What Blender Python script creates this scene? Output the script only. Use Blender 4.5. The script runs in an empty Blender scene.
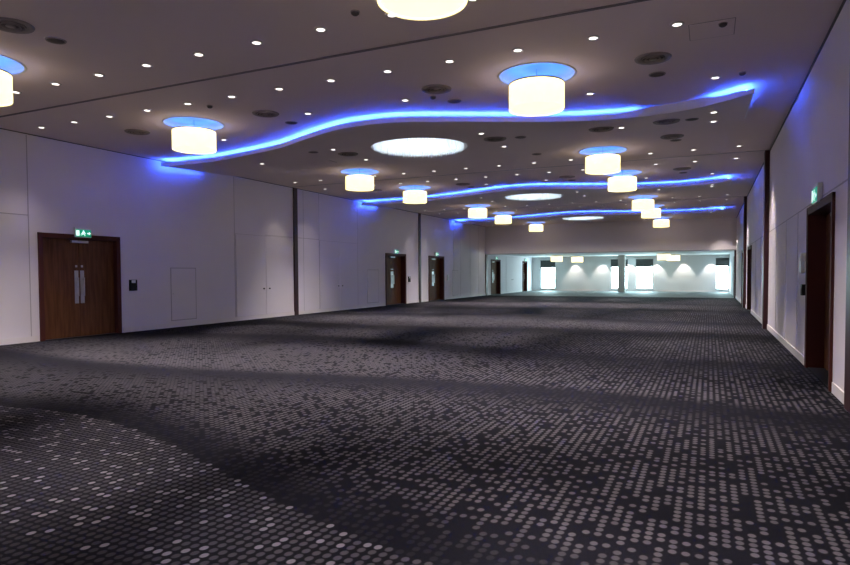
import bpy, bmesh, math, random
from mathutils import Vector, Matrix
from mathutils.geometry import delaunay_2d_cdt
random.seed(4)
sc = bpy.context.scene
COL = sc.collection
PI = math.pi

# ------------------------------------------------------------------ dimensions
XL, XR = -13.894, 1.41          # side walls
CZ = 4.685                      # ceiling
P = 10.72                       # length of one bay of the hall
BAY = [7.68 + P*k for k in range(-1, 4)]   # partition lines: -3.04, 7.68, 18.40, 29.12, 39.84
YH = BAY[4]                     # header wall / opening to the foyer
YB = 52.0                       # foyer back wall
FZ = 2.86                       # foyer ceiling
Y0 = BAY[0]

# ------------------------------------------------------------------ materials
def mat(name, rgb, rough=.6, metal=0., emit=None, es=1., spec=.3, sample=True):
    m = bpy.data.materials.new(name); m.use_nodes = True
    b = m.node_tree.nodes['Principled BSDF']
    b.inputs['Base Color'].default_value = (*rgb, 1)
    b.inputs['Roughness'].default_value = rough
    b.inputs['Metallic'].default_value = metal
    b.inputs['Specular IOR Level'].default_value = spec
    if emit:
        b.inputs['Emission Color'].default_value = (*emit, 1)
        b.inputs['Emission Strength'].default_value = es
        if not sample: m.cycles.emission_sampling = 'NONE'
    return m

class NT:
    """small node builder"""
    def __init__(s, m):
        s.t = m.node_tree; s.n = s.t.nodes; s.b = s.n['Principled BSDF']
    def link(s, a, b): s.t.links.new(a, b)
    def put(s, sock, v):
        if isinstance(v, (int, float)): sock.default_value = v
        elif isinstance(v, tuple): sock.default_value = v
        else: s.link(v, sock)
    def m(s, op, a, b=0., c=0., clamp=False):
        n = s.n.new('ShaderNodeMath'); n.operation = op; n.use_clamp = clamp
        for i, v in enumerate((a, b, c)): s.put(n.inputs[i], v)
        return n.outputs[0]
    def rng(s, v, a, b, c=0., d=1., smooth=True):
        n = s.n.new('ShaderNodeMapRange'); n.interpolation_type = 'SMOOTHSTEP' if smooth else 'LINEAR'
        for i, x in enumerate((v, a, b, c, d)): s.put(n.inputs[i], x)
        return n.outputs[0]
    def mix(s, f, a, b):
        n = s.n.new('ShaderNodeMix'); n.data_type = 'RGBA'
        s.put(n.inputs[0], f); s.put(n.inputs[6], a); s.put(n.inputs[7], b)
        return n.outputs[2]
    def noise(s, scale, vec=None, detail=2., stretch=None):
        n = s.n.new('ShaderNodeTexNoise'); n.inputs['Scale'].default_value = scale; n.inputs['Detail'].default_value = detail
        if vec is None:
            vec = s.n.new('ShaderNodeTexCoord').outputs['Object']
        if stretch:
            mp = s.n.new('ShaderNodeMapping'); mp.inputs['Scale'].default_value = stretch
            s.link(vec, mp.inputs['Vector']); vec = mp.outputs[0]
        s.link(vec, n.inputs['Vector'])
        return n.outputs['Fac']

def painted(name, c1, c2, scale=1.5, rough=.75, stretch=None, bump=0.0):
    m = mat(name, c1, rough, spec=.25); t = NT(m)
    f = t.noise(scale, stretch=stretch, detail=4.)
    t.link(t.mix(f, (*c1, 1), (*c2, 1)), t.b.inputs['Base Color'])
    if bump:
        bn = t.n.new('ShaderNodeBump'); bn.inputs['Strength'].default_value = bump; bn.inputs['Distance'].default_value = .002
        t.link(t.noise(180), bn.inputs['Height']); t.link(bn.outputs[0], t.b.inputs['Normal'])
    return m

M_WALL = painted('wall_fabric', (.70, .66, .71), (.76, .715, .765), 1.2, .8, bump=.15)
M_WALL2 = painted('white_paint', (.60, .61, .62), (.65, .66, .67), 1.0, .7)
M_CEIL = painted('ceiling_paint', (.78, .665, .65), (.82, .70, .685), .8, .85)
M_CEILW = painted('foyer_ceiling_paint', (.72, .74, .74), (.76, .78, .78), .8, .8)
M_LIP = painted('panel_edge_paint', (.82, .78, .79), (.86, .82, .83), 2, .6)
M_BASE = painted('skirting_paint', (.70, .66, .67), (.75, .71, .72), 2, .5)
M_JOINT = mat('joint_shadow_gap', (.10, .09, .095), .8)
M_JOINTL = mat('panel_joint_grey', (.43, .40, .43), .8)
M_TRACK = mat('ceiling_track_grey', (.21, .18, .19), .8)
M_JOINTF = mat('leaf_gap_grey', (.42, .385, .41), .8)
M_POST = painted('burgundy_post', (.030, .008, .012), (.045, .012, .016), 3, .45)
M_FRAME = painted('burgundy_frame', (.062, .017, .015), (.085, .024, .021), 3, .65); M_FRAME.node_tree.nodes['Principled BSDF'].inputs['Specular IOR Level'].default_value = .12
M_BLACK = mat('black_plastic', (.008, .008, .010), .5, spec=.12)
M_SPK = mat('speaker_mesh', (.11, .09, .09), .7)
M_VENT = painted('diffuser_paint', (.30, .25, .235), (.36, .30, .28), 6, .6)
M_VENTD = mat('diffuser_slot', (.16, .125, .12), .8)
M_STEEL = mat('brushed_steel', (.55, .54, .54), .38, 1.)
M_WPLAST = mat('white_plastic', (.75, .78, .78), .4)
M_TRIMW = mat('white_trim_ring', (.62, .58, .57), .45)
M_LENS = mat('lamp_lens', (.9, .9, .9), .3, emit=(1., .90, .84), es=3., sample=False)
M_BLIND = painted('blind_fabric', (.05, .055, .055), (.06, .065, .065), 20, .8)
M_CONC = painted('column_plaster', (.66, .61, .58), (.72, .67, .64), 2, .7)
M_RECESS = mat('recess_white', (.85, .86, .88), .7)

# wood veneer
M_WOOD = mat('walnut_veneer', (.09, .035, .015), .6, spec=.15); t = NT(M_WOOD)
f = t.noise(3., stretch=(6, 6, .5), detail=5.)
t.link(t.mix(t.rng(f, .3, .7), (.090, .034, .012, 1), (.145, .058, .022, 1)), t.b.inputs['Base Color'])

# lamp shades
def shade(name, col, k, lines=True):
    m = mat(name, (.85, .8, .7), .8, emit=col, es=k); t = NT(m)
    if lines:
        tc = t.n.new('ShaderNodeTexCoord'); sp = t.n.new('ShaderNodeSeparateXYZ'); t.link(tc.outputs['Object'], sp.inputs[0])
        a = t.m('ARCTAN2', sp.outputs[1], sp.outputs[0])
        w = t.m('SINE', t.m('MULTIPLY', a, 90.))
        t.link(t.rng(w, -1., 1., k*.9, k*1.06), t.b.inputs['Emission Strength'])
    return m
M_SHADE = shade('string_shade', (1., .78, .34), 2.0)
M_DIFF = shade('shade_diffuser', (1., .86, .34), 1.9, False)
M_LEDB = mat('blue_led', (.1, .2, .6), .5, emit=(.024, .092, 1.), es=85.)
M_LEDR = mat('blue_ring_led', (.1, .2, .6), .5, emit=(.06, .25, 1.), es=8.5)
M_CRYST = mat('crystal', (.74, .80, .84), .2, emit=(.85, .95, 1.), es=.2, spec=.6)
M_CHLED = mat('chandelier_led', (.9, .9, .9), .5, emit=(.90, .97, 1.), es=4.6)
M_GREEN = mat('exit_green', (.0, .30, .17), .4, emit=(.0, .38, .22), es=.55)
M_PICTO = mat('exit_white', (.9, .95, .93), .4, emit=(.75, 1., .9), es=.95)

# window pane: thin clear glass
M_GLASS = bpy.data.materials.new('window_glass'); M_GLASS.use_nodes = True
n = M_GLASS.node_tree.nodes; n.remove(n['Principled BSDF'])
tr = n.new('ShaderNodeBsdfTransparent'); tr.inputs[0].default_value = (.93, .97, .97, 1)
gl = n.new('ShaderNodeBsdfGlossy'); gl.inputs['Roughness'].default_value = .03
mx = n.new('ShaderNodeMixShader'); mx.inputs[0].default_value = .06
M_GLASS.node_tree.links.new(tr.outputs[0], mx.inputs[1]); M_GLASS.node_tree.links.new(gl.outputs[0], mx.inputs[2])
M_GLASS.node_tree.links.new(mx.outputs[0], n['Material Output'].inputs[0])

# ---- carpet: a square lattice of round dots woven in sweeping curved fields
M_CARPET = mat('dotted_carpet', (.02, .02, .025), .9, spec=.03); t = NT(M_CARPET)
tc = t.n.new('ShaderNodeTexCoord'); sp = t.n.new('ShaderNodeSeparateXYZ'); t.link(tc.outputs['Object'], sp.inputs[0])
X, Y = sp.outputs[0], sp.outputs[1]
S = .0668
gx, gy = t.m('DIVIDE', X, S), t.m('DIVIDE', Y, S)
cx, cy = t.m('FLOOR', gx), t.m('FLOOR', gy)
fx, fy = t.m('SUBTRACT', t.m('SUBTRACT', gx, cx), .5), t.m('SUBTRACT', t.m('SUBTRACT', gy, cy), .5)
fx, fy = t.m('MULTIPLY', fx, 1.16), t.m('MULTIPLY', fy, .94)
d = t.m('SQRT', t.m('ADD', t.m('MULTIPLY', fx, fx), t.m('MULTIPLY', fy, fy)))
dot = t.rng(d, .29, .46, 1., 0.)
cmb = t.n.new('ShaderNodeCombineXYZ'); t.link(cx, cmb.inputs[0]); t.link(cy, cmb.inputs[1])
wn = t.n.new('ShaderNodeTexWhiteNoise'); wn.noise_dimensions = '2D'; t.link(cmb.outputs[0], wn.inputs['Vector'])
rnd = wn.outputs['Value']
sc2 = t.n.new('ShaderNodeSeparateColor'); t.link(wn.outputs['Color'], sc2.inputs[0]); rnd2 = sc2.outputs[2]
# centre of each lattice cell decides the field
px, py = t.m('MULTIPLY', t.m('ADD', cx, .5), S), t.m('MULTIPLY', t.m('ADD', cy, .5), S)
def wave(base, amp, x0, half):
    return t.m('ADD', base, t.m('MULTIPLY', amp, t.m('COSINE', t.m('MULTIPLY', t.m('SUBTRACT', px, x0), PI/half))))
e0 = wave(3.57, .83, -6.5, 6.2)
s0 = t.m('SUBTRACT', py, e0)                       # distance behind the nearest curved edge
zoneA = t.m('LESS_THAN', s0, 0.)
fade = t.rng(s0, .15, .95, .12, 1.)
for base, amp, x0, half, w1, w2, depth in ((7.35, .36, -2.4, 6.6, 1.5, .55, .92), (11.6, .55, -8.0, 7.0, 1.7, .7, .75), (15.9, .5, -1.5, 7.5, 1.8, .7, .7),
                                           (20.5, .7, -7., 7.0, 2., .8, .7), (25.5, .7, -3., 7.5, .9, 1.4, .65), (31.5, .8, -6., 7., 1.0, 1.6, .65)):
    dd = t.m('SUBTRACT', py, wave(base, amp, x0, half))
    g = t.m('MULTIPLY', t.rng(dd, -w1, -.02, 0., 1.), t.rng(dd, .04, w2, 1., 0.))
    fade = t.m('MULTIPLY', fade, t.m('SUBTRACT', 1., t.m('MULTIPLY', g, depth)))
dens = t.rng(px, -9., 1.5, .84, .63)
on = t.m('LESS_THAN', rnd, dens)
lvl_b = t.m('MULTIPLY', t.m('MULTIPLY', on, fade), t.rng(rnd2, 0., 1., .78, 1.05, False))
brA = t.rng(s0, -1.3, -.1, .88, .81)
lvl_a = t.m('ADD', t.m('MULTIPLY', .62, t.rng(s0, -1.5, -.2, .5, 1.)), t.m('MULTIPLY', t.m('GREATER_THAN', rnd, brA), 1.7))
zA = t.m('MULTIPLY', zoneA, lvl_a)
lvl = t.m('ADD', zA, t.m('MULTIPLY', t.m('SUBTRACT', 1., zoneA), lvl_b))
lvl = t.m('MULTIPLY', t.m('MINIMUM', lvl, 2.), dot)
pile = t.rng(t.noise(420., tc.outputs['Object'], 2.), .3, .7, .8, 1.15)
lvl = t.m('MULTIPLY', lvl, .5)
base = t.mix(lvl, (.0038, .0037, .0062, 1), (.1042, .0973, .1108, 1))
vm = t.n.new('ShaderNodeVectorMath'); vm.operation = 'SCALE'; t.link(base, vm.inputs[0]); t.link(pile, vm.inputs['Scale'])
t.link(vm.outputs[0], t.b.inputs['Base Color'])
t.b.inputs['Sheen Weight'].default_value = 0.
t.b.inputs['Sheen Roughness'].default_value = .6

# ------------------------------------------------------------------ object helpers
def link(name, me, m=None, parent=None):
    o = bpy.data.objects.new(name, me); COL.objects.link(o)
    if m is not None and me is not None and not me.materials: me.materials.append(m)
    if parent is not None: o.parent = parent
    return o
def obj(name, bm, m, parent=None, smooth=False):
    me = bpy.data.meshes.new(name)
    bm.normal_update()
    if smooth:
        for f in bm.faces: f.smooth = True
    bm.to_mesh(me); bm.free()
    return link(name, me, m, parent)
def tag(o, label, cat, group=None):
    o['label'] = label; o['category'] = cat
    if group: o['group'] = group
    return o
def thing(name, label, cat, loc=(0, 0, 0), rotz=0., group=None):
    o = bpy.data.objects.new(name, None); COL.objects.link(o)
    o.empty_display_size = .1
    o.location = loc; o.rotation_euler = (0, 0, rotz)
    return tag(o, label, cat, group)
def struct(o): o['kind'] = 'structure'; return o
def box(bm, x0, x1, y0, y1, z0, z1):
    vs = [bm.verts.new(v) for v in ((x0,y0,z0),(x1,y0,z0),(x1,y1,z0),(x0,y1,z0),(x0,y0,z1),(x1,y0,z1),(x1,y1,z1),(x0,y1,z1))]
    for q in ((3,2,1,0),(4,5,6,7),(0,1,5,4),(1,2,6,5),(2,3,7,6),(3,0,4,7)): bm.faces.new([vs[i] for i in q])
    return bm
def bevel(bm, w, seg=2):
    bmesh.ops.bevel(bm, geom=bm.edges[:], offset=w, segments=seg, affect='EDGES', profile=.6); return bm
def B(*a, bv=0.):
    bm = box(bmesh.new(), *a)
    if bv: bevel(bm, bv)
    return bm
def lathe(bm, prof, n=48, close=False):
    """prof: list of (r,z); revolve about z"""
    rings = []
    for r, z in prof:
        if r < 1e-6: rings.append([bm.verts.new((0, 0, z))])
        else: rings.append([bm.verts.new((r*math.cos(2*PI*i/n), r*math.sin(2*PI*i/n), z)) for i in range(n)])
    pr = list(zip(rings, rings[1:])) + ([(rings[-1], rings[0])] if close else [])
    for a, b in pr:
        for i in range(n):
            j = (i+1) % n
            if len(a) == 1 and len(b) == 1: continue
            if len(a) == 1: bm.faces.new((a[0], b[i], b[j]))
            elif len(b) == 1: bm.faces.new((a[i], a[j], b[0]))
            else: bm.faces.new((a[i], a[j], b[j], b[i]))
    bmesh.ops.recalc_face_normals(bm, faces=bm.faces[:])
    return bm
def L(prof, n=48, close=False): return lathe(bmesh.new(), prof, n, close)
def copy_tree(o, parent=None):
    c = o.copy(); COL.objects.link(c)
    if parent is not None: c.parent = parent
    for ch in list(o.children): copy_tree(ch, c)
    return c
def cdt(outer, holes, extra=()):
    """triangulated polygon with holes -> (verts2d, faces)"""
    vs, es = [], []
    for loop in [outer] + holes:
        s = len(vs); n_ = len(loop)
        vs += [Vector(p_) for p_ in loop]
        es += [(s+i, s+(i+1) % n_) for i in range(n_)]
    vs += [Vector(p_) for p_ in extra]
    r = delaunay_2d_cdt(vs, es, [], 1 if not holes else 2, 1e-5)
    V, F = r[0], r[2]
    if holes or True:                               # keep only faces inside outer and outside holes
        def inside(p_, poly):
            c = False; j = len(poly)-1
            for i in range(len(poly)):
                a, b = poly[i], poly[j]
                if (a[1] > p_[1]) != (b[1] > p_[1]) and p_[0] < (b[0]-a[0])*(p_[1]-a[1])/(b[1]-a[1])+a[0]: c = not c
                j = i
            return c
        keep = []
        for f_ in F:
            c = sum((V[i] for i in f_), Vector((0, 0)))/len(f_)
            if inside(c, outer) and not any(inside(c, h) for h in holes): keep.append(f_)
        F = keep
    return V, F
def sheet(name, outer, holes, fn, m, flip=False, extra=(), thick=0.):
    V, F = cdt(outer, holes, extra)
    bm = bmesh.new(); vs = [bm.verts.new(fn(v[0], v[1])) for v in V]
    for f_ in F:
        try: bm.faces.new([vs[i] for i in (reversed(f_) if flip else f_)])
        except ValueError: pass
    loose = [v for v in bm.verts if not v.link_faces]
    bmesh.ops.delete(bm, geom=loose, context='VERTS')
    return obj(name, bm, m)
def circ(cx_, cy_, r, n=48): return [(cx_+r*math.cos(2*PI*i/n), cy_+r*math.sin(2*PI*i/n)) for i in range(n)]
def rect(a0, a1, b0, b1): return [(a0, b0), (a1, b0), (a1, b1), (a0, b1)]
def interp(pts, x):
    if x <= pts[0][0]: return pts[0][1]
    for i in range(len(pts)-1):
        (x0, y0), (x1, y1) = pts[i], pts[i+1]
        if x <= x1:                                  # Catmull-Rom in y
            u = (x-x0)/(x1-x0)
            m0 = (y1-pts[i-1][1])/(x1-pts[i-1][0]) if i > 0 else (y1-y0)/(x1-x0)
            m1 = (pts[i+2][1]-y0)/(pts[i+2][0]-x0) if i+2 < len(pts) else (y1-y0)/(x1-x0)
            h = x1-x0
            return (2*u**3-3*u*u+1)*y0+(u**3-2*u*u+u)*h*m0+(-2*u**3+3*u*u)*y1+(u**3-u*u)*h*m1
    return pts[-1][1]
ORD = ['zeroth','first','second','third','fourth','fifth','sixth','seventh','eighth','ninth','tenth','eleventh','twelfth','thirteenth','fourteenth','fifteenth']

# ------------------------------------------------------------------ the wave panels' outline (one bay)
WAVE = [(-13.89,12.30),(-13.3,12.42),(-12.9,12.46),(-11.88,12.46),(-10.64,12.22),(-9.27,11.85),(-8.0,11.27),(-6.96,10.87),(-6.2,10.80),(-5.57,10.88),
        (-4.85,11.2),(-4.14,11.55),(-3.43,11.9),(-2.52,12.3),(-1.97,12.45),(-1.4,12.52),(-.87,12.5),(-.18,12.3),(.37,11.93),(.65,11.70)]
FOLD = [(-13.89,16.6),(-12.5,15.9),(-11.2,15.55),(-9.9,15.75),(-8.24,16.1),(-6.12,16.25),(-4.43,16.05),(-2.17,15.15),(-1.18,14.84),(.65,14.40)]
DROP, XE = .19, .65
def panel_z(x, y):
    """underside of the ceiling at (x,y): the flat ceiling or the tilted wave panel"""
    if x > XE or x < XL: return CZ
    for k in (-1, 0, 1, 2):
        a, b = interp(WAVE, x)+P*k, interp(FOLD, x)+P*k
        if a-.02 <= y <= b: return CZ-DROP+(DROP-.012)*max(0., (y-a)/(b-a))
    return CZ
CH = (-6.455, 13.62, 1.165)            # crystal chandelier: centre and radius of its round opening
PEND_X, PEND_Y = (-9.90, -2.55), (9.82, 16.59)
RR, RS = .595, .435                   # recess ring / shade radius

pendants = []
for k in range(-1, 3):
    for iy, yy in enumerate(PEND_Y):
        for ix, xx in enumerate(PEND_X):
            y_ = yy+P*k
            if y_ < 4: continue
            if k < 0: y_ = 5.58 if ix == 0 else 5.48
            pendants.append((k, iy, ix, xx, y_))

# ------------------------------------------------------------------ room shell
struct(obj('floor', box(bmesh.new(), XL-.4, XR+.4, Y0-.3, YH+.15, -.1, 0), M_CARPET))
M_FLOORDAY = painted('foyer_floor_painted_daylight', (.115, .13, .14), (.14, .157, .168), 2.5, .7)  # paler than the carpet: window daylight on the floor put into its colour
struct(obj('floor_foyer', box(bmesh.new(), XL-.4, XR+.4, YH+.15, YB+.3, -.1, 0), M_FLOORDAY))

holes = [circ(x, y, RR) for _, _, _, x, y in pendants] + [circ(CH[0], CH[1]+P*k, CH[2]) for k in (0, 1, 2)]
struct(sheet('ceiling', rect(XL-.3, XR+.3, Y0-.3, YH+.05), holes, lambda x, y: (x, y, CZ), M_CEIL, flip=True))
bm = B(XL-.3, XR+.3, Y0-.3, YH+.3, CZ+1.0, CZ+1.1)
struct(obj('ceiling', bm, M_CEIL))
struct(obj('ceiling', B(XL-.3, XR+.3, YH+.25, YB+.3, FZ, FZ+.1), M_CEILW))

DOORS_L = [(9.05, 11.12), (25.6, 27.67), (30.5, 32.57), (41.05, 43.1), (49.05, 50.4)]
DOORS_R = [(9.1, 11.25), (25.6, 27.67), (30.4, 32.5), (41.0, 43.0)]
DH = 2.46
def side_wall(name, x, doors, flip):
    outer = [(Y0-.3, -.05)]
    for a, b in doors: outer += [(a, -.05), (a, DH), (b, DH), (b, -.05)]
    outer += [(YB+.3, -.05), (YB+.3, CZ+.3), (Y0-.3, CZ+.3)]
    return struct(sheet(name, outer, [], lambda u, v: (x, u, v), M_WALL, flip))
side_wall('wall_left', XL, DOORS_L, False)
side_wall('wall_right', XR, DOORS_R, True)
struct(obj('wall_back', B(XL-.3, XR+.3, Y0-.2, Y0, -.05, CZ+.3), M_WALL))
struct(obj('wall_header', B(XL-.05, XR+.05, YH, YH+.3, FZ-.03, CZ+1.0), M_WALL))
struct(obj('trim_header', B(XL, XR, YH-.012, YH+.31, FZ-.075, FZ-.03), M_JOINTL))
WIN = [(-13.12, -11.86), (-7.30, -5.98), (-5.36, -4.06), (.45, 1.34)]
WZ0, WZ1 = .20, 2.55
outer = rect(XL-.3, XR+.3, -.05, FZ+.1)
w = struct(sheet('wall_foyer', outer, [rect(a, b, WZ0, WZ1) for a, b in WIN], lambda u, v: (u, YB, v), M_WALL2))
# baseboards (broken at the doors), shadow gap along the ceiling
def strips(doors, lo, hi):
    cuts = [lo]
    for a, b in doors: cuts += [a-.10, b+.10]
    cuts.append(hi)
    return [(cuts[i], cuts[i+1]) for i in range(0, len(cuts), 2)]
bm = bmesh.new()
for a, b in strips(DOORS_L, Y0, YB): box(bm, XL, XL+.018, a, b, 0, .13)
struct(obj('baseboard_left', bm, M_BASE))
bm = bmesh.new()
for a, b in strips(DOORS_R, Y0, YB): box(bm, XR-.018, XR, a, b, 0, .13)
struct(obj('baseboard_right', bm, M_BASE))
struct(obj('baseboard_foyer', B(XL, XR, YB-.018, YB, 0, .13), M_BASE))
tn = [0]
def trim(bm, m):
    tn[0] += 1; return struct(obj('trim_%d' % tn[0], bm, m))
trim(B(XR-.012, XR, Y0, YH, CZ-.05, CZ), M_JOINT)
trim(B(XL, XL+.012, Y0, YH, CZ-.02, CZ), M_JOINT)
# panel joints in the wall cladding
def vj(x, y, z0=.13, z1=CZ-.04, w_=.022):
    s = .004 if x < 0 else -.004
    trim(B(min(x, x+s), max(x, x+s), y-w_/2, y+w_/2, z0, z1), M_JOINTL)
def hj(x, y0, y1, z, h=.02):
    s = .004 if x < 0 else -.004
    trim(B(min(x, x+s), max(x, x+s), y0, y1, z-h/2, z+h/2), M_JOINTL)
for y in (8.82, 15.42, 19.13, 20.15, 23.05, 34.1, 35.2, 36.9, 38.5): vj(XL, y)
for a, b in ((Y0, 8.82), (16.93, 18.45), (18.75, 20.15)): hj(XL, a, b, 2.86)
hj(XR, Y0, 7.7, 2.54)
hj(XR, 8.0, 18.4, 2.54); hj(XR, 18.8, 29.1, 2.54); hj(XR, 29.45, YH, 2.54)
for y in (12.6, 14.4, 16.4, 21.2, 23.4): vj(XR, y, .13, 2.53, .012)
# partition tracks across the ceiling, posts on the walls
trim(B(XL, XR, BAY[1]-.025, BAY[1]+.025, CZ-.012, CZ), M_TRACK)
for i, k in enumerate((2, 3)):
    trim(B(XL, XR, BAY[k]-.02, BAY[k]+.02, CZ-.006, CZ), M_JOINTL)
PN = {1: ('nearest of the dark posts, at the right edge of the photo', ''),
      2: ('on the right wall before its second doorway', 'on the left wall between the two white cupboards'),
      3: ('on the right wall just beyond its second doorway', 'on the left wall between the two far doors')}
PN = {(1,'R'): 'dark burgundy full-height wall post, nearest one, cut by the right edge of the view',
      (2,'R'): 'dark burgundy full-height post on right wall beyond the nearest doorway',
      (3,'R'): 'thin-looking dark burgundy post far along right wall, between two distant doors',
      (2,'L'): 'dark burgundy full-height post on left wall between the two white cupboards',
      (3,'L'): 'dark burgundy full-height post on left wall between two brown far doors'}
for k in (1, 2, 3):
    if k > 1:
        bm = B(XL, XL+.05, BAY[k]+.10, BAY[k]+.32, 0, CZ-.005, bv=.006)
        tag(obj('wall_post', bm, M_POST), PN[(k,'L')], 'post', 'burgundy partition posts')
    bm = B(XR-(.05 if k == 1 else .115), XR, BAY[k]+.02, BAY[k]+.36, 0, CZ-.005, bv=.006)
    tag(obj('wall_post', bm, M_POST), PN[(k,'R')], 'post', 'burgundy partition posts')
tag(obj('opening_post', B(XL+.003, XL+.07, YH-.01, YH+.30, 0, FZ-.08, bv=.006), M_POST), 'slim dark post at the left end of the wide far opening', 'post')
tag(obj('opening_post', B(XR-.10, XR-.003, YH-.01, YH+.30, 0, FZ-.08, bv=.006), M_POST), 'slim dark post at the right end of the wide far opening', 'post')

# ------------------------------------------------------------------ doors
dn = [0]
def door(x, a, b, left, leaves=2, label=None):
    dn[0] += 1
    s = 1 if left else -1                            # +s points into the hall
    root = bpy.data.objects.new('door_%d' % dn[0], None); COL.objects.link(root); root['kind'] = 'structure'
    root.location = (x, (a+b)/2, 0); root.empty_display_size = .1
    root['label'] = label; root['category'] = 'door'
    w_ = b-a; R_ = .15 if dn[0] == 1 else .27                                # recess depth
    def bx(bm, u0, u1, y0, y1, z0, z1):              # u: out of the wall
        return box(bm, min(s*u0, s*u1), max(s*u0, s*u1), y0, y1, z0, z1)
    fr = bmesh.new()
    for y0 in (-w_/2, w_/2-.07): bx(fr, -R_-.06, .03, y0, y0+.07, 0, DH)
    bx(fr, -R_-.06, .03, -w_/2, w_/2, DH-.08, DH)
    for y0 in (-w_/2-.035, w_/2-.02): bx(fr, 0, .035, y0, y0+.055, 0, DH+.03)   # architrave
    bx(fr, 0, .035, -w_/2-.035, w_/2+.035, DH-.02, DH+.03)
    obj('door_frame', fr, M_FRAME, root)
    lw = (w_-.14)/leaves
    for i in range(leaves):
        y0 = -w_/2+.07+lw*i
        bm = bmesh.new(); bx(bm, -R_, -R_+.055, y0+.004, y0+lw-.004, .012, DH-.085)
        lf = obj('door_leaf', bevel(bm, .003, 1), M_WOOD, root)
        if leaves == 2: yc = -.075 if i == 0 else .075
        else: yc = w_/2-.2
        bm = bmesh.new(); bx(bm, -R_+.055, -R_+.060, yc-.052, yc+.052, .82, 1.62)
        bevel(bm, .002, 1)
        hp = obj('push_plate', bm, M_STEEL, lf)
        bm = bmesh.new()                             # pull bar standing off its plate
        bx(bm, -R_+.11, -R_+.135, yc-.012, yc+.012, 1.0, 1.45)
        for z in (1.03, 1.40): bx(bm, -R_+.058, -R_+.115, yc-.01, yc+.01, z, z+.02)
        obj('pull_handle', bm, M_STEEL, lf)
        bm = bmesh.new(); bx(bm, -R_+.055, -R_+.062, yc-.025, yc+.025, 1.70, 1.75)
        obj('lock_escutcheon', bm, M_STEEL, lf)
    bm = bmesh.new(); bx(bm, -R_+.055, -R_+.12, -.22, .22, DH-.17, DH-.11)
    obj('door_closer', bevel(bm, .006), M_STEEL, root)
    bm = bmesh.new(); bx(bm, -R_, .0, -w_/2+.07, w_/2-.07, 0, .010)
    obj('threshold', bm, M_BLACK, root)
    bm = bmesh.new(); bx(bm, -R_-.10, -R_-.06, -w_/2-.1, w_/2+.1, 0, DH+.1)
    obj('backing', bm, M_BLACK, root)
    return root
DLAB = ['dark brown double doors nearest on the left wall, beside black card reader',
        'brown recessed double doors on left wall just before the second dark post',
        'brown recessed double doors on left wall just beyond the second dark post',
        'dark doorway at left just inside the far opening', 'narrow dark doorway at far left end of the foyer']
for (a, b), lb in zip(DOORS_L, DLAB): door(XL, a, b, True, 1 if b-a < 1.6 else 2, lb)
DLABR = ['dark burgundy doorway nearest on the right wall, under an exit sign', 'dark doorway on right wall before the farther post',
         'dark doorway on right wall beyond the farther post', 'dark doorway at far right just inside the foyer']
for (a, b), lb in zip(DOORS_R, DLABR): door(XR, a, b, False, 2, lb)

# ------------------------------------------------------------------ exit signs
def poly(bm, pts, y0, y1):
    """extrude a 2-D outline (x,z) between y0 and y1"""
    f0 = [bm.verts.new((x, y0, z)) for x, z in pts]; f1 = [bm.verts.new((x, y1, z)) for x, z in pts]
    bm.faces.new(f0); bm.faces.new(list(reversed(f1)))
    for i in range(len(pts)):
        j = (i+1) % len(pts); bm.faces.new((f0[j], f0[i], f1[i], f1[j]))
    bmesh.ops.recalc_face_normals(bm, faces=bm.faces[:]); return bm
def exit_sign(loc, rotz, label, w_=.40, h=.17):
    r = thing('exit_sign', label, 'sign', loc, rotz, 'green exit signs above the doors')   # local: face towards -y
    obj('housing', B(-w_/2-.012, w_/2+.012, -.02, .045, -.015, h+.05, bv=.005), M_WPLAST, r)
    pn = obj('sign_panel', B(-w_/2, w_/2, -.026, -.0205, 0, h), M_GREEN, r)
    e0_, e1_ = -.0285, -.0265
    x = -w_*.36
    bm = bmesh.new()
    poly(bm, [(x-.05, .02), (x+.035, .02), (x+.035, h-.02), (x-.05, h-.02)], e0_, e1_)
    obj('doorway_symbol', bm, M_PICTO, pn); bm = bmesh.new(); x = .0
    poly(bm, [(x+.022*math.cos(i*PI/5), h-.035+.018*math.sin(i*PI/5)) for i in range(10)], e0_, e1_)
    poly(bm, [(x-.028, h-.06), (x+.02, h-.052), (x+.012, .068), (x-.03, .072)], e0_, e1_)
    poly(bm, [(x+.018, h-.055), (x+.062, h-.085), (x+.055, h-.095), (x+.012, h-.075)], e0_, e1_)
    poly(bm, [(x-.026, h-.06), (x-.065, h-.095), (x-.057, h-.103), (x-.02, h-.075)], e0_, e1_)
    poly(bm, [(x+.0, .072), (x+.045, .055), (x+.04, .018), (x+.024, .018), (x+.028, .048), (x-.012, .06)], e0_, e1_)
    poly(bm, [(x-.03, .075), (x-.012, .07), (x-.04, .038), (x-.075, .034), (x-.078, .046), (x-.046, .05)], e0_, e1_)
    x = w_*.36
    obj('running_figure', bm, M_PICTO, pn); bm = bmesh.new()
    poly(bm, [(x-.045, .07), (x, .07), (x, .045), (x+.05, .085), (x, .125), (x, .10), (x-.045, .10)], e0_, e1_)
    obj('arrow', bm, M_PICTO, pn)
    return r
exit_sign((XL+.05, 10.1, DH-.02), PI/2, 'lit green exit sign above the nearest left double doors')
exit_sign((XL+.05, 26.6, DH+.035), PI/2, 'small lit exit sign above left doors before second dark post')
exit_sign((XL+.05, 31.5, DH+.035), PI/2, 'small lit exit sign above left doors beyond second dark post')
exit_sign((XL+.05, 42.1, DH+.035), PI/2, 'tiny lit exit sign above doorway just inside the far opening')
exit_sign((XL+.05, 49.75, DH+.035), PI/2, 'tiny lit exit sign above the narrowest foyer doorway')
exit_sign((XR-.05, 10.22, DH+.02), -PI/2, 'lit green and white exit sign above the nearest right doorway', .44, .20)

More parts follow.
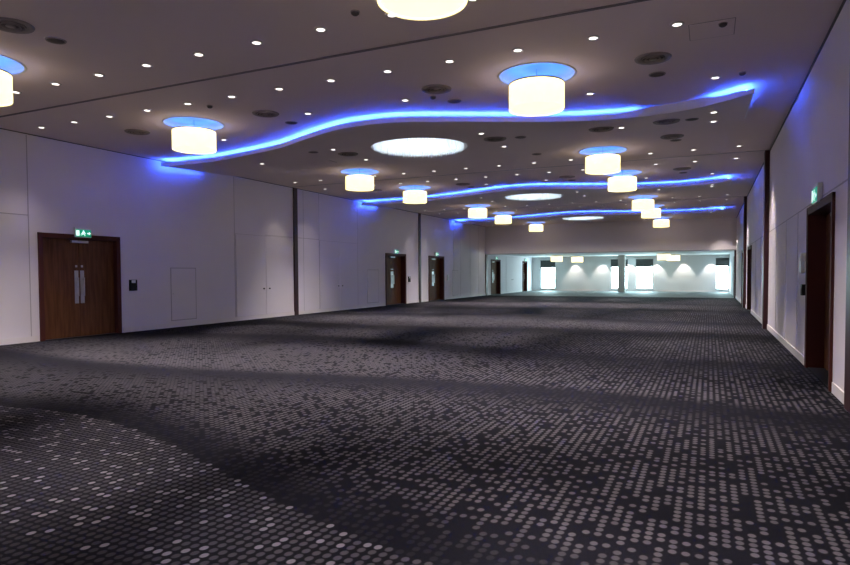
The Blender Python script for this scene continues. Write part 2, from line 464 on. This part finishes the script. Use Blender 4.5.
# ------------------------------------------------------------------ wall devices and cupboards
def wall_box(name, x, y, z, w_, h, dpt, m, label, cat, kids=(), bv=.006):
    s = 1 if x < 0 else -1
    r = thing(name, label, cat, (x, y, z))
    obj('body', B(min(0, s*dpt), max(0, s*dpt), -w_/2, w_/2, 0, h, bv=bv), m, r)
    for nm, y0, y1, z0, z1, d0, d1, mm in kids:
        obj(nm, B(min(s*d0, s*d1), max(s*d0, s*d1), y0, y1, z0, z1, bv=.002), mm, r)
    return r
CR = lambda w_, h: (('top_display', -w_*.3, w_*.25, h-.085, h-.01, .03, .054, M_WPLAST), ('keypad', -w_*.32, w_*.32, .03, h*.55, .05, .056, M_BLACK))
wall_box('card_reader', XL, 11.53, 1.09, .22, .29, .05, M_BLACK, 'black card reader with white top on wall right of nearest left doors', 'card reader', CR(.22, .29))
wall_box('card_reader', XL, 28.07, 1.08, .20, .28, .05, M_BLACK, 'small black card reader on left wall just before the second dark post', 'card reader', CR(.2, .28))
wall_box('wall_switch', XL, 33.15, 1.1, .16, .34, .05, M_WPLAST, 'slim white wall box right of the farther left doors', 'switch', (('rocker', -.04, .04, .12, .22, .048, .056, M_TRIMW),))
wall_box('wall_intercom', XR, 11.60, 1.47, .16, .34, .075, M_WPLAST, 'white rounded wall box left of the nearest right doorway', 'wall unit', (('grille', -.05, .05, .20, .29, .07, .079, M_TRIMW),), .03)
wall_box('card_reader', XR, 11.58, 1.12, .13, .18, .06, M_BLACK, 'small black card reader below white box on the right wall', 'card reader', (('keypad', -.04, .04, .03, .12, .056, .064, M_SPK),))

def access_panel(y0, y1, z0, z1, label):
    r = thing('access_panel', label, 'panel', (XL, (y0+y1)/2, z0))
    w_, h = y1-y0, z1-z0
    obj('door_panel', B(0, .012, -w_/2+.025, w_/2-.025, .025, h-.025, bv=.003), M_WALL, r)
    fr = bmesh.new()
    for a in ((-w_/2, -w_/2+.022, 0, h), (w_/2-.022, w_/2, 0, h), (-w_/2, w_/2, 0, .022), (-w_/2, w_/2, h-.022, h)): box(fr, 0, .009, *a)
    obj('frame', fr, M_JOINTL, r)
    obj('lock', B(.012, .018, -w_/2+.06, -w_/2+.09, h*.5, h*.5+.03), M_STEEL, r)
access_panel(12.8, 13.75, .19, 1.71, 'white flush access panel low on left wall beyond nearest doors')
access_panel(23.85, 24.9, .19, 1.70, 'white flush access panel low on left wall before far doors')
access_panel(33.9, 34.8, .19, 1.70, 'white flush access panel low on left wall beyond farther doors')

def cupboard(y0, y1, z1, label):
    r = thing('wall_cupboard', label, 'cupboard', (XL, (y0+y1)/2, .13))
    w_, h = y1-y0, z1-.13
    obj('carcass_edge', B(0, .006, -w_/2, w_/2, 0, h), M_JOINTF, r)
    for sgn in (-1, 1):
        a, b = (.007, w_/2-.006) if sgn > 0 else (-w_/2+.006, -.007)
        dr = obj('cupboard_door', B(.004, .02, a, b, .004, h-.01, bv=.002), M_WALL, r)
        k = lathe(bmesh.new(), [(0, .05), (.022, .048), (.03, .036), (.022, .024), (.012, .018), (.012, 0)], 20)
        bmesh.ops.rotate(k, verts=k.verts[:], cent=(0, 0, 0), matrix=Matrix.Rotation(PI/2, 3, 'Y'))
        bmesh.ops.translate(k, verts=k.verts[:], vec=(.02, sgn*.15, .89))
        obj('knob', k, M_BLACK, dr, True)
cupboard(15.46, 18.40, 2.83, 'tall white double-door wall cupboard before the first dark post')
cupboard(20.18, 23.02, 2.83, 'tall white double-door wall cupboard beyond the first dark post')
cupboard(44.55, 47.60, 2.74, 'grey-white double-door cupboard on the foyer left wall between two doorways')

# ------------------------------------------------------------------ foyer: windows, blinds, column
WLAB = ['dark roller blind on the far left window', 'dark roller blind on window behind the column', 'dark roller blind on window just right of column', 'dark roller blind on the far right window']
for i, (a, b) in enumerate(WIN):
    r = bpy.data.objects.new('window_%d' % (i+1), None); COL.objects.link(r); r['kind'] = 'structure'
    r.location = ((a+b)/2, YB, WZ0); r.empty_display_size = .1
    w_, h = b-a, WZ1-WZ0
    fr = bmesh.new()
    for q in ((-w_/2, -w_/2+.05, 0, h), (w_/2-.05, w_/2, 0, h)): box(fr, q[0], q[1], -.02, .16, q[2], q[3])
    box(fr, -w_/2, w_/2, -.02, .16, 0, .05); box(fr, -w_/2, w_/2, -.02, .16, h-.05, h)
    obj('window_frame', fr, M_WPLAST, r)
    obj('pane', B(-w_/2+.05, w_/2-.05, .10, .108, .05, h-.05), M_GLASS, r)
    obj('window_sill', B(-w_/2-.04, w_/2+.04 if b < 1.3 else w_/2, -.06, .02, -.035, -.001), M_WPLAST, r)
    t_ = thing('roller_blind', WLAB[i], 'blind', ((a+b)/2, YB-.06, WZ1-.56), 0, 'dark blinds on the foyer windows')
    obj('fabric', B(-w_/2-.005, w_/2+.005, -.006, .004, 0, .55), M_BLIND, t_)
    cy_ = lathe(bmesh.new(), [(0, -w_/2-.02), (.03, -w_/2-.02), (.03, w_/2+.02), (0, w_/2+.02)], 16)
    bmesh.ops.rotate(cy_, verts=cy_.verts[:], cent=(0, 0, 0), matrix=Matrix.Rotation(PI/2, 3, 'Y'))
    bmesh.ops.translate(cy_, verts=cy_.verts[:], vec=(0, 0, .57))
    obj('roller', cy_, M_BLIND, t_, True)
    obj('bottom_bar', B(-w_/2-.005, w_/2+.005, -.014, .010, -.025, 0), M_BLACK, t_)
    la = bpy.data.lights.new('window_portal', 'AREA'); la.shape = 'RECTANGLE'; la.size = w_; la.size_y = h
    la.cycles.is_portal = True
    lo = bpy.data.objects.new('window_portal', la); COL.objects.link(lo); lo.parent = r
    lo.location = (0, .2, h/2); lo.rotation_euler = (-PI/2, 0, 0)
c = thing('column', 'square grey-brown column standing in the foyer before the windows', 'column', (-6.14, 49.45, 0))
obj('shaft', B(-.25, .25, -.25, .25, .12, FZ-.005, bv=.012), M_CONC, c)
obj('plinth', B(-.265, .265, -.265, .265, 0, .12, bv=.008), M_CONC, c)

# ------------------------------------------------------------------ wave panels with their blue cove lights
WL = {-1: 'tapered grey ceiling panel nearest the camera, top left, blue-tinged', 0: 'nearest big wavy-edged ceiling panel with blue-lit cove edge',
      1: 'middle wavy-edged ceiling panel with blue-lit cove edge', 2: 'farthest wavy-edged ceiling panel, blue-lit, just before the header wall'}
for k in range(-1, 3):
    r = thing('wave_ceiling_panel', WL[k], 'ceiling panel', (0, P*k, CZ), 0, 'wavy dropped ceiling panels')
    N = 140
    XS = XL+.22                                       # the panel stops short of the wall, light spills down the gap
    xs = [XS+(XE-XS)*i/N for i in range(N+1)]
    wv = [interp(WAVE, x) for x in xs]; fd = [interp(FOLD, x) for x in xs]
    outer = [(x, y) for x, y in zip(xs, wv)] + [(XE, wv[-1]+(fd[-1]-wv[-1])*j/14) for j in range(1, 14)] + \
            [(x, y) for x, y in zip(reversed(xs), reversed(fd))] + [(XS, fd[0]+(wv[0]-fd[0])*j/14) for j in range(1, 14)]
    def zz(x, y):
        a, b = interp(WAVE, x), interp(FOLD, x)
        return -DROP+(DROP-.012)*min(1., max(0., (y-a)/(b-a)))
    ex = []
    for i in range(2, N-1, 3):
        for j in range(1, 12):
            y = wv[i]+(fd[i]-wv[i])*j/12
            if math.hypot(xs[i]-CH[0], y-CH[1]) > CH[2]+.12: ex.append((xs[i], y))
    hl = [circ(CH[0], CH[1], CH[2], 64)] if k >= 0 else []
    u = sheet('panel_underside', outer, hl, lambda x, y: (x, y, zz(x, y)), M_CEIL, True, ex)
    u.parent = r
    # upstand lip along the wavy edge and the right-hand end
    lip = bmesh.new(); led = bmesh.new()
    path = [Vector((x, y, 0)) for x, y in zip(xs, wv)]
    def ribbon(bm, pts, nrm, t_, lo, hi):
        rows = []
        for p_, n_, a, b in zip(pts, nrm, lo, hi):
            q = p_+n_*t_
            rows.append([bm.verts.new((p_.x, p_.y, a)), bm.verts.new((p_.x, p_.y, b)), bm.verts.new((q.x, q.y, b)), bm.verts.new((q.x, q.y, a))])
        for A, C_ in zip(rows, rows[1:]):
            for i in range(4):
                j = (i+1) % 4; bm.faces.new((A[i], A[j], C_[j], C_[i]))
        bm.faces.new(rows[0]); bm.faces.new(list(reversed(rows[-1])))
        bmesh.ops.recalc_face_normals(bm, faces=bm.faces[:])
    nr = []
    for i in range(len(path)):
        d_ = path[min(i+1, N)]-path[max(i-1, 0)]; d_.normalize()
        nr.append(Vector((-d_.y, d_.x, 0)))
    LIPH = .095
    def sm(x, a, b):
        u_ = min(1., max(0., (x-a)/(b-a))); return u_*u_*(3-2*u_)
    tops = [-DROP+LIPH+(.072 if k < 1 else .0)*sm(p_.x, -1.7, -.9)*(1-sm(p_.x, -.25, .25)) - .03*sm(p_.x, .42, .62) for p_ in path]
    ribbon(lip, path, nr, .022, [-DROP-.004]*len(path), tops)
    side = [Vector((XE, wv[-1]+(fd[-1]-wv[-1])*j/20, 0)) for j in range(21)]
    sz = [zz(XE, p_.y) for p_ in side]
    ribbon(lip, side, [Vector((-1, 0, 0))]*21, .022, [z-.004 for z in sz], [min(z+LIPH-.05, -.006) for z in sz])
    lp = obj('edge_lip', lip, M_LIP, r)
    # led tape lying behind the lip
    for seg in ([i for i in range(0, N-1) if xs[i] < (-1.25 if k < 1 else -.12)], [i for i in range(0, N-1) if xs[i] > -.14]):
        pl = [path[i]+nr[i]*.10 for i in seg]
        ribbon(led, pl, [nr[i] for i in seg], .035, [-DROP+LIPH-.014]*len(pl), [-DROP+LIPH+.004]*len(pl))
    sl = [Vector((XS+.05, wv[0]+.08+(fd[0]-wv[0])*j/20, 0)) for j in range(0, 8)]; szl = [zz(XS, p_.y) for p_ in sl]
    ribbon(led, sl, [Vector((1, 0, 0))]*len(sl), .04, [z+.022 for z in szl], [z+.034 for z in szl])
    sl = [p_+Vector((-.09, 0, 0)) for p_ in side[1:14]]; szl = [zz(XE, p_.y) for p_ in sl]
    ribbon(led, sl, [Vector((-1, 0, 0))]*len(sl), .03, [min(z+.074, -.022) for z in szl], [min(z+.086, -.012) for z in szl])
    lt = obj('led_strip', led, M_LEDB, r); lt['label'] = 'blue glowing light strip behind the lip'

# ------------------------------------------------------------------ crystal chandeliers in the round openings
CL = ['nearest round crystal chandelier glowing white in the nearest wavy panel', 'middle round crystal chandelier, flat white oval under second wavy panel', 'farthest round crystal chandelier, flat white oval near the header wall']
strand = bmesh.new()
rng = random.Random(7)
for R_, n_, zb in ((1.085, 92, -.165), (.92, 90, -.15), (.76, 72, -.17), (.56, 52, -.185), (.32, 30, -.19)):
    for i in range(n_):
        a = 2*PI*i/n_
        x, y = R_*math.cos(a), R_*math.sin(a)
        zt, z1 = .50, zb+rng.uniform(-.012, .012)
        s_ = .011
        vs = []
        for z in (zt, z1+.05, z1):
            q = s_ if z > z1+.01 else .002
            vs.append([strand.verts.new((x+q*dx, y+q*dy, z)) for dx, dy in ((1, 0), (0, 1), (-1, 0), (0, -1))])
        for A, C_ in zip(vs, vs[1:]):
            for j in range(4): strand.faces.new((A[j], A[(j+1) % 4], C_[(j+1) % 4], C_[j]))
bmesh.ops.recalc_face_normals(strand, faces=strand.faces[:])
first = None
for k in range(3):
    if k == 0:
        r = thing('crystal_chandelier', CL[0], 'chandelier', (CH[0], CH[1], CZ), 0, 'round crystal chandeliers')
        obj('recess_drum', L([(CH[2]+.03, .62), (CH[2]+.005, .62), (CH[2]+.005, -.10), (CH[2]+.02, -.10)], 64), M_RECESS, r, True)
        obj('light_tray', L([(0, .60), (CH[2]-.02, .60), (CH[2]-.02, .56), (0, .56)], 64), M_CHLED, r)
        cr = obj('crystal_strands', strand, M_CRYST, r); cr['kind'] = 'stuff'
        rg = bmesh.new(); lathe(rg, [(CH[2]-.045, -.085), (CH[2]+.045, -.105), (CH[2]+.045, -.092), (CH[2]-.02, -.07)], 64, True)
        obj('rim', rg, M_LIP, r, True)
        first = r
    else:
        r = copy_tree(first); r.location = (CH[0], CH[1]+P*k, CZ); r['label'] = CL[k]

# ------------------------------------------------------------------ drum pendants
PL = {(-1,1,0): 'drum pendant light cut by the left edge, blue ring above', (-1,1,1): 'drum pendant light cut by the top edge, seen from below',
      (0,0,0): 'left drum pendant light with blue ring above the nearest brown doors', (0,0,1): 'largest whole drum pendant light with blue ring, before nearest blue wave',
      (0,1,0): 'drum pendant light with blue ring left of and beyond nearest oval chandelier', (0,1,1): 'drum pendant light with blue ring right of and beyond nearest oval chandelier',
      (1,0,0): 'left drum pendant light hanging before the middle blue wave', (1,0,1): 'right drum pendant light hanging before the middle blue wave',
      (1,1,0): 'left drum pendant light just beyond the middle blue wave', (1,1,1): 'right drum pendant light just beyond the middle blue wave, upper of a pair',
      (2,0,0): 'small left drum pendant light before the farthest blue wave', (2,0,1): 'small right drum pendant light before farthest blue wave, lower of a pair',
      (2,1,0): 'smallest left drum pendant light, against the header wall', (2,1,1): 'smallest right drum pendant light, against the header wall'}
def pendant_proto():
    r = thing('pendant_light', '', 'pendant light')
    sh = bmesh.new(); lathe(sh, [(RS, -.16), (RS+.004, -.165), (RS+.004, -.54), (RS-.004, -.545), (RS-.010, -.54), (RS-.010, -.16)], 216, True)
    for v in sh.verts:                               # looped lower fringe
        if v.co.z < -.5: v.co.z -= .010*(.5+.5*math.cos(72*math.atan2(v.co.y, v.co.x)))
    obj('shade', sh, M_SHADE, r, True)
    obj('diffuser', L([(0, -.538), (RS-.045, -.538), (RS-.02, -.53), (RS-.014, -.52), (0, -.52)], 64), M_DIFF, r)
    obj('top_plate', L([(0, -.145), (RS+.006, -.145), (RS+.006, -.163), (0, -.163)], 64), M_VENTD, r)
    obj('ring_light', L([(RS-.05, -.128), (RS-.12, -.128), (RS-.12, -.145), (RS-.05, -.145)], 48, True), M_LEDR, r)
    obj('recess', L([(0, .09), (RR+.01, .09), (RR+.003, .07), (RR+.003, 0), (RR+.03, -.004), (RR+.03, -.008), (RR-.004, -.008)], 64), M_RECESS, r, True)
    obj('stem', L([(.006, .088), (.006, -.145)], 8), M_STEEL, r)
    return r
proto = None
for k, iy, ix, x, y in pendants:
    if proto is None: proto = pendant_proto(); o = proto
    else: o = copy_tree(proto)
    o.location = (x, y, CZ); o['label'] = PL[(k, iy, ix)]; o['group'] = 'drum pendant lights'
# foyer pendants under the low ceiling
def fproto():
    r = thing('pendant_light', '', 'pendant light')
    obj('shade', L([(.44, 0), (.445, -.003), (.445, -.40), (.437, -.405), (.43, -.40), (.43, 0)], 48, True), M_SHADE, r, True)
    obj('diffuser', L([(0, -.37), (.428, -.37), (.428, -.355), (0, -.355)], 48), M_DIFF, r)
    obj('top_plate', L([(0, .01), (.45, .01), (.45, -.004), (0, -.004)], 48), M_TRIMW, r)
    obj('stem', L([(.03, .05), (.03, .005)], 16), M_STEEL, r)
    return r
FP = [(-10.85, 48.0, 0., 'left of the two small foyer pendants at left, beside window'), (-9.45, 49.0, -.05, 'right of the two small foyer pendants at left, before white wall'),
      (-2.95, 47.0, .0, 'left of the two overlapping small foyer pendants at right'), (-2.45, 50.0, -.02, 'right of the two overlapping small foyer pendants at right')]
fp = None
for x, y, dz, lb in FP:
    if fp is None: fp = fproto(); o = fp
    else: o = copy_tree(fp)
    o.location = (x, y, FZ-.05+dz); o['label'] = lb; o['group'] = 'small foyer pendants'

# ------------------------------------------------------------------ downlights
trim_me = obj('trim_ring', L([(.055, -.002), (.057, -.012), (.080, -.012), (.088, -.005), (.088, 0), (.055, 0)], 28, True), M_TRIMW, None, True)
lens_me = obj('lens', L([(0, -.006), (.0545, -.006), (.0545, -.001), (0, -.001)], 24), M_LENS)
TM, LM = trim_me.data, lens_me.data
bpy.data.objects.remove(trim_me); bpy.data.objects.remove(lens_me)
SPOT = bpy.data.lights.new('downlight_beam', 'SPOT')
SPOT.energy = 640; SPOT.spot_size = math.radians(76); SPOT.spot_blend = 1.; SPOT.shadow_soft_size = .05; SPOT.color = (1., .88, .80)
SPW = SPOT.copy(); SPW.energy = 95
SPR = SPOT.copy(); SPR.energy = 560
SPX = SPOT.copy(); SPX.energy = 1350; SPX.spot_size = math.radians(44); SPX.spot_blend = .9
def downlight(x, y, label=None, lit=True, data=SPOT, z=None, group='recessed ceiling downlights'):
    z = panel_z(x, y) if z is None else z
    if label:
        r = thing('downlight', label, 'downlight', (x, y, z-.001), 0, group)
        link('trim_ring', TM, None, r); link('lens', LM, None, r)
    if lit:
        s = bpy.data.objects.new('beam', data); COL.objects.link(s)
        if label: s.parent = r; s.location = (0, 0, -.02)
        else: s.location = (x, y, z-.02)
GX = [.65-1.053*k for k in range(14)][::-1]           # left to right
rows = []
ROWT = {(-1,'b'): 'in the row just in front of the nearest ceiling seam', (0,'a'): 'in the row just behind the nearest ceiling seam',
        (0,'b'): 'in the straight row behind nearest oval chandelier, nearer line', (1,'a'): 'in the straight row behind nearest oval chandelier, farther line',
        (1,'b'): 'in the straight row beyond the middle wave, nearer line', (2,'a'): 'in the straight row beyond the middle wave, farther line', (2,'b'): 'in the last straight row before the header wall'}
for k in range(-1, 3):
    for nm, yo in (('a', 8.61), ('b', 17.50)):
        y = yo+P*k
        cnt = 0
        for x in GX:
            if k == 0 and nm == 'a' and x > .3: continue          # none fitted there
            lab = None
            if (k, nm) in ROWT:
                if k == -1 and (x < -11.2 or x > -2.2): pass
                else:
                    cnt += 1
                    lab = '%s downlight from left %s' % (ORD[cnt], ROWT[(k, nm)])
            if any(math.hypot(x-px_, y-py_) < RR+.1 for _, _, _, px_, py_ in pendants): continue
            downlight(x, y, lab, True, SPR if x == GX[-1] else SPW if (x == GX[0] or (k == 2 and nm == 'b')) else SPOT)
EXTRA = [(-7.24, 10.16, 'left of the two downlights before the crest of the {} blue wave'), (-5.09, 10.17, 'right of the two downlights before the crest of the {} blue wave'),
         (-10.42, 11.26, 'downlight beside the left pendant just before the {} blue wave'), (-1.95, 11.23, 'downlight right of the right pendant just before the {} blue wave'),
         (.06, 11.21, 'downlight near the right-hand corner just before the {} blue wave'),
         (-8.36, 12.76, 'downlight left of the {} oval chandelier, nearer one'), (-4.53, 12.74, 'downlight right of the {} oval chandelier, nearer one'),
         (-11.24, 13.6, 'lone downlight near the left wall behind the {} blue wave'), (-1.72, 13.67, 'lone downlight right of centre behind the {} blue wave'),
         (.05, 13.08, 'nearer of two downlights at the right end of the {} wavy panel'), (.05, 14.28, 'farther of two downlights at the right end of the {} wavy panel'),
         (-8.51, 14.6, 'downlight left of and beyond the {} oval chandelier'), (-4.6, 14.6, 'downlight right of and beyond the {} oval chandelier')]
for k in range(-1, 3):
    for x, y, lb in EXTRA:
        downlight(x, y+P*k, None if k < 0 else lb.format(('nearest', 'middle', 'farthest')[k]), True, SPX)
# foyer wall-washers that draw the scallops on its back wall
SP2 = bpy.data.lights.new('foyer_beam', 'SPOT'); SP2.energy = 230; SP2.spot_size = math.radians(64); SP2.spot_blend = .10; SP2.shadow_soft_size = .02; SP2.color = (1., .9, .82)
for i, x in enumerate((-10.16, -7.97, -5.79, -3.80, -1.80, .15)):
    downlight(x, 51.58, '%s from left of six foyer downlights close to back wall' % ORD[i+1], True, SP2, FZ, 'foyer wall-washing downlights')
SP3 = SPOT.copy(); SP3.energy = 150
for i, x in enumerate((-11.5, -8.0, -4.5, -1.0)):
    for y in (43.,): downlight(x, y, None, True, SP3, FZ)

# ------------------------------------------------------------------ air diffusers, speakers, hatches, detectors
def diffuser_proto():
    r = thing('air_diffuser', '', 'air vent')
    obj('outer_ring', L([(.17, -.004), (.205, -.022), (.25, -.018), (.262, 0), (.17, 0)], 40, True), M_VENT, r, True)
    obj('duct', L([(0, -.001), (.19, -.001), (.19, -.003), (0, -.003)], 32), M_VENTD, r)
    for R_ in (.145, .095):
        obj('vane_ring', L([(R_, -.003), (R_+.018, -.030), (R_+.024, -.028), (R_+.008, -.003)], 36, True), M_VENT, r, True)
    obj('centre_disc', L([(0, -.03), (.05, -.028), (.058, -.02), (.04, -.003), (0, -.003)], 28), M_VENT, r, True)
    return r
def speaker_proto():
    r = thing('ceiling_speaker', '', 'speaker')
    obj('bezel', L([(.105, -.004), (.11, -.012), (.125, -.010), (.13, 0), (.105, 0)], 36, True), M_VENT, r, True)
    obj('grille', L([(0, -.008), (.06, -.008), (.106, -.005), (.106, -.001), (0, -.001)], 32), M_SPK, r, True)
    return r
dp, sp_ = diffuser_proto(), speaker_proto()
used = {'d': False, 's': False}
def put(kind, x, y, label, group):
    pr = dp if kind == 'd' else sp_
    o = copy_tree(pr) if used[kind] else pr
    used[kind] = True
    o.location = (x, y, panel_z(x, y)-.001); o['label'] = label; o['group'] = group
WV = ('nearest', 'middle', 'farthest')
VX = [(-11.56, 'first'), (-7.99, 'second'), (-4.30, 'third'), (-.79, 'fourth')]
for k in (0, 1):
    for x, o_ in VX:
        put('d', x, 9.80+P*k, '%s round air diffuser from left in front of the %s blue wave' % (o_, WV[k]), 'round ceiling air diffusers')
    for x, o_ in VX[1:]:
        put('s', x, 10.62+P*k, '%s dark round speaker from left in front of the %s blue wave' % (ORD['zeroth first second third'.split().index({'second':'first','third':'second','fourth':'third'}[o_])], WV[k]), 'round ceiling speakers')
for x, y, lb in ((-8.40, 13.5, 'round air diffuser left of nearest oval chandelier'), (-4.47, 13.5, 'round air diffuser right of nearest oval chandelier'), (-2.12, 13.55, 'round air diffuser beside lone downlight behind nearest blue wave'), (-.82, 13.47, 'round air diffuser near right end of nearest wavy panel'),
                 (-.82, 15.58, 'round air diffuser just beyond the right end of nearest wavy panel')):
    put('d', x, y, lb, 'round ceiling air diffusers')
put('d', -8.0, 4.92, 'round air diffuser with blue tint at the top left corner', 'round ceiling air diffusers')
for x, y, lb in ((-8.97, 12.8, 'dark round speaker left of nearest oval chandelier'), (-3.9, 13.6, 'dark round speaker right of nearest oval chandelier'), (-.35, 13.6, 'dark round speaker at the right end of nearest wavy panel'),
                 (-.76, 16.05, 'dark round speaker beyond the right end of nearest wavy panel'), (-4.22, 16.27, 'dark round speaker at the fold beyond nearest chandelier'), (-8.06, 5.55, 'dark round speaker near the top left corner of the view')):
    put('s', x, y, lb, 'round ceiling speakers')
def hatch(x, y, w_, h, label):
    r = thing('ceiling_hatch', label, 'hatch', (x, y, panel_z(x, y)))
    obj('hatch_panel', B(-w_/2+.012, w_/2-.012, -h/2+.012, h/2-.012, -.006, 0), M_CEIL, r)
    fr = bmesh.new()
    for q in ((-w_/2, -w_/2+.01, -h/2, h/2), (w_/2-.01, w_/2, -h/2, h/2), (-w_/2, w_/2, -h/2, -h/2+.01), (-w_/2, w_/2, h/2-.01, h/2)): box(fr, *q, -.004, 0)
    obj('frame', fr, M_VENT, r)
hatch(.0, 9.0, .55, .6, 'faint square access hatch in ceiling at upper right')
hatch(-9.75, 14.2, .7, .7, 'faint square access hatch in nearest wavy panel at left')
def detector(x, y, label):
    r = thing('smoke_detector', label, 'detector', (x, y, panel_z(x, y)-.001), 0, 'small ceiling detectors')
    obj('base', L([(0, 0), (.055, 0), (.055, -.012), (0, -.012)], 24), M_VENT, r)
    obj('head', L([(.045, -.012), (.05, -.028), (.03, -.045), (0, -.047)], 24), M_SPK, r, True)
for x, y, lb in ((.13, 8.83, 'small dark detector beside the upper right hatch'), (.45, 11.12, 'small dark detector before right corner of nearest blue wave'), (-3.93, 6.51, 'small dark detector left of the top-edge pendant'),
                 (-8.57, 8.9, 'small dark detector above the left pendant'), (-4.54, 10.19, 'small dark detector before centre of nearest blue wave')):
    detector(x, y, lb)

# ------------------------------------------------------------------ daylight
wd = bpy.data.worlds.new('daylight'); sc.world = wd; wd.use_nodes = True
bg = wd.node_tree.nodes['Background']; bg.inputs[0].default_value = (.66, .93, 1., 1); bg.inputs[1].default_value = 32.0

# ------------------------------------------------------------------ camera
F_PX, YAW, PITCH, ROLL, SH = 613.9285, .4336, .0329, .0050, 11.4547
cam = bpy.data.cameras.new('camera'); co = bpy.data.objects.new('camera', cam); COL.objects.link(co); sc.camera = co
cam.sensor_fit = 'HORIZONTAL'; cam.sensor_width = 36.; cam.lens = F_PX*36./850.
cam.shift_y = SH/850.; cam.clip_start = .05; cam.clip_end = 300
cyw, syw = math.cos(YAW), math.sin(YAW)
right, fwd, up = Vector((cyw, syw, 0)), Vector((-syw, cyw, 0)), Vector((0, 0, 1))
f2 = fwd*math.cos(PITCH)-up*math.sin(PITCH); u2 = up*math.cos(PITCH)+fwd*math.sin(PITCH)
r3 = right*math.cos(ROLL)-u2*math.sin(ROLL); u3 = u2*math.cos(ROLL)+right*math.sin(ROLL)
co.matrix_world = Matrix(((r3.x, u3.x, -f2.x, 0), (r3.y, u3.y, -f2.y, 0), (r3.z, u3.z, -f2.z, 1.5), (0, 0, 0, 1)))

vs_ = sc.view_settings; vs_.view_transform = 'Standard'; vs_.look = 'None'; vs_.gamma = 1.; vs_.exposure = .28; vs_.use_curve_mapping = False
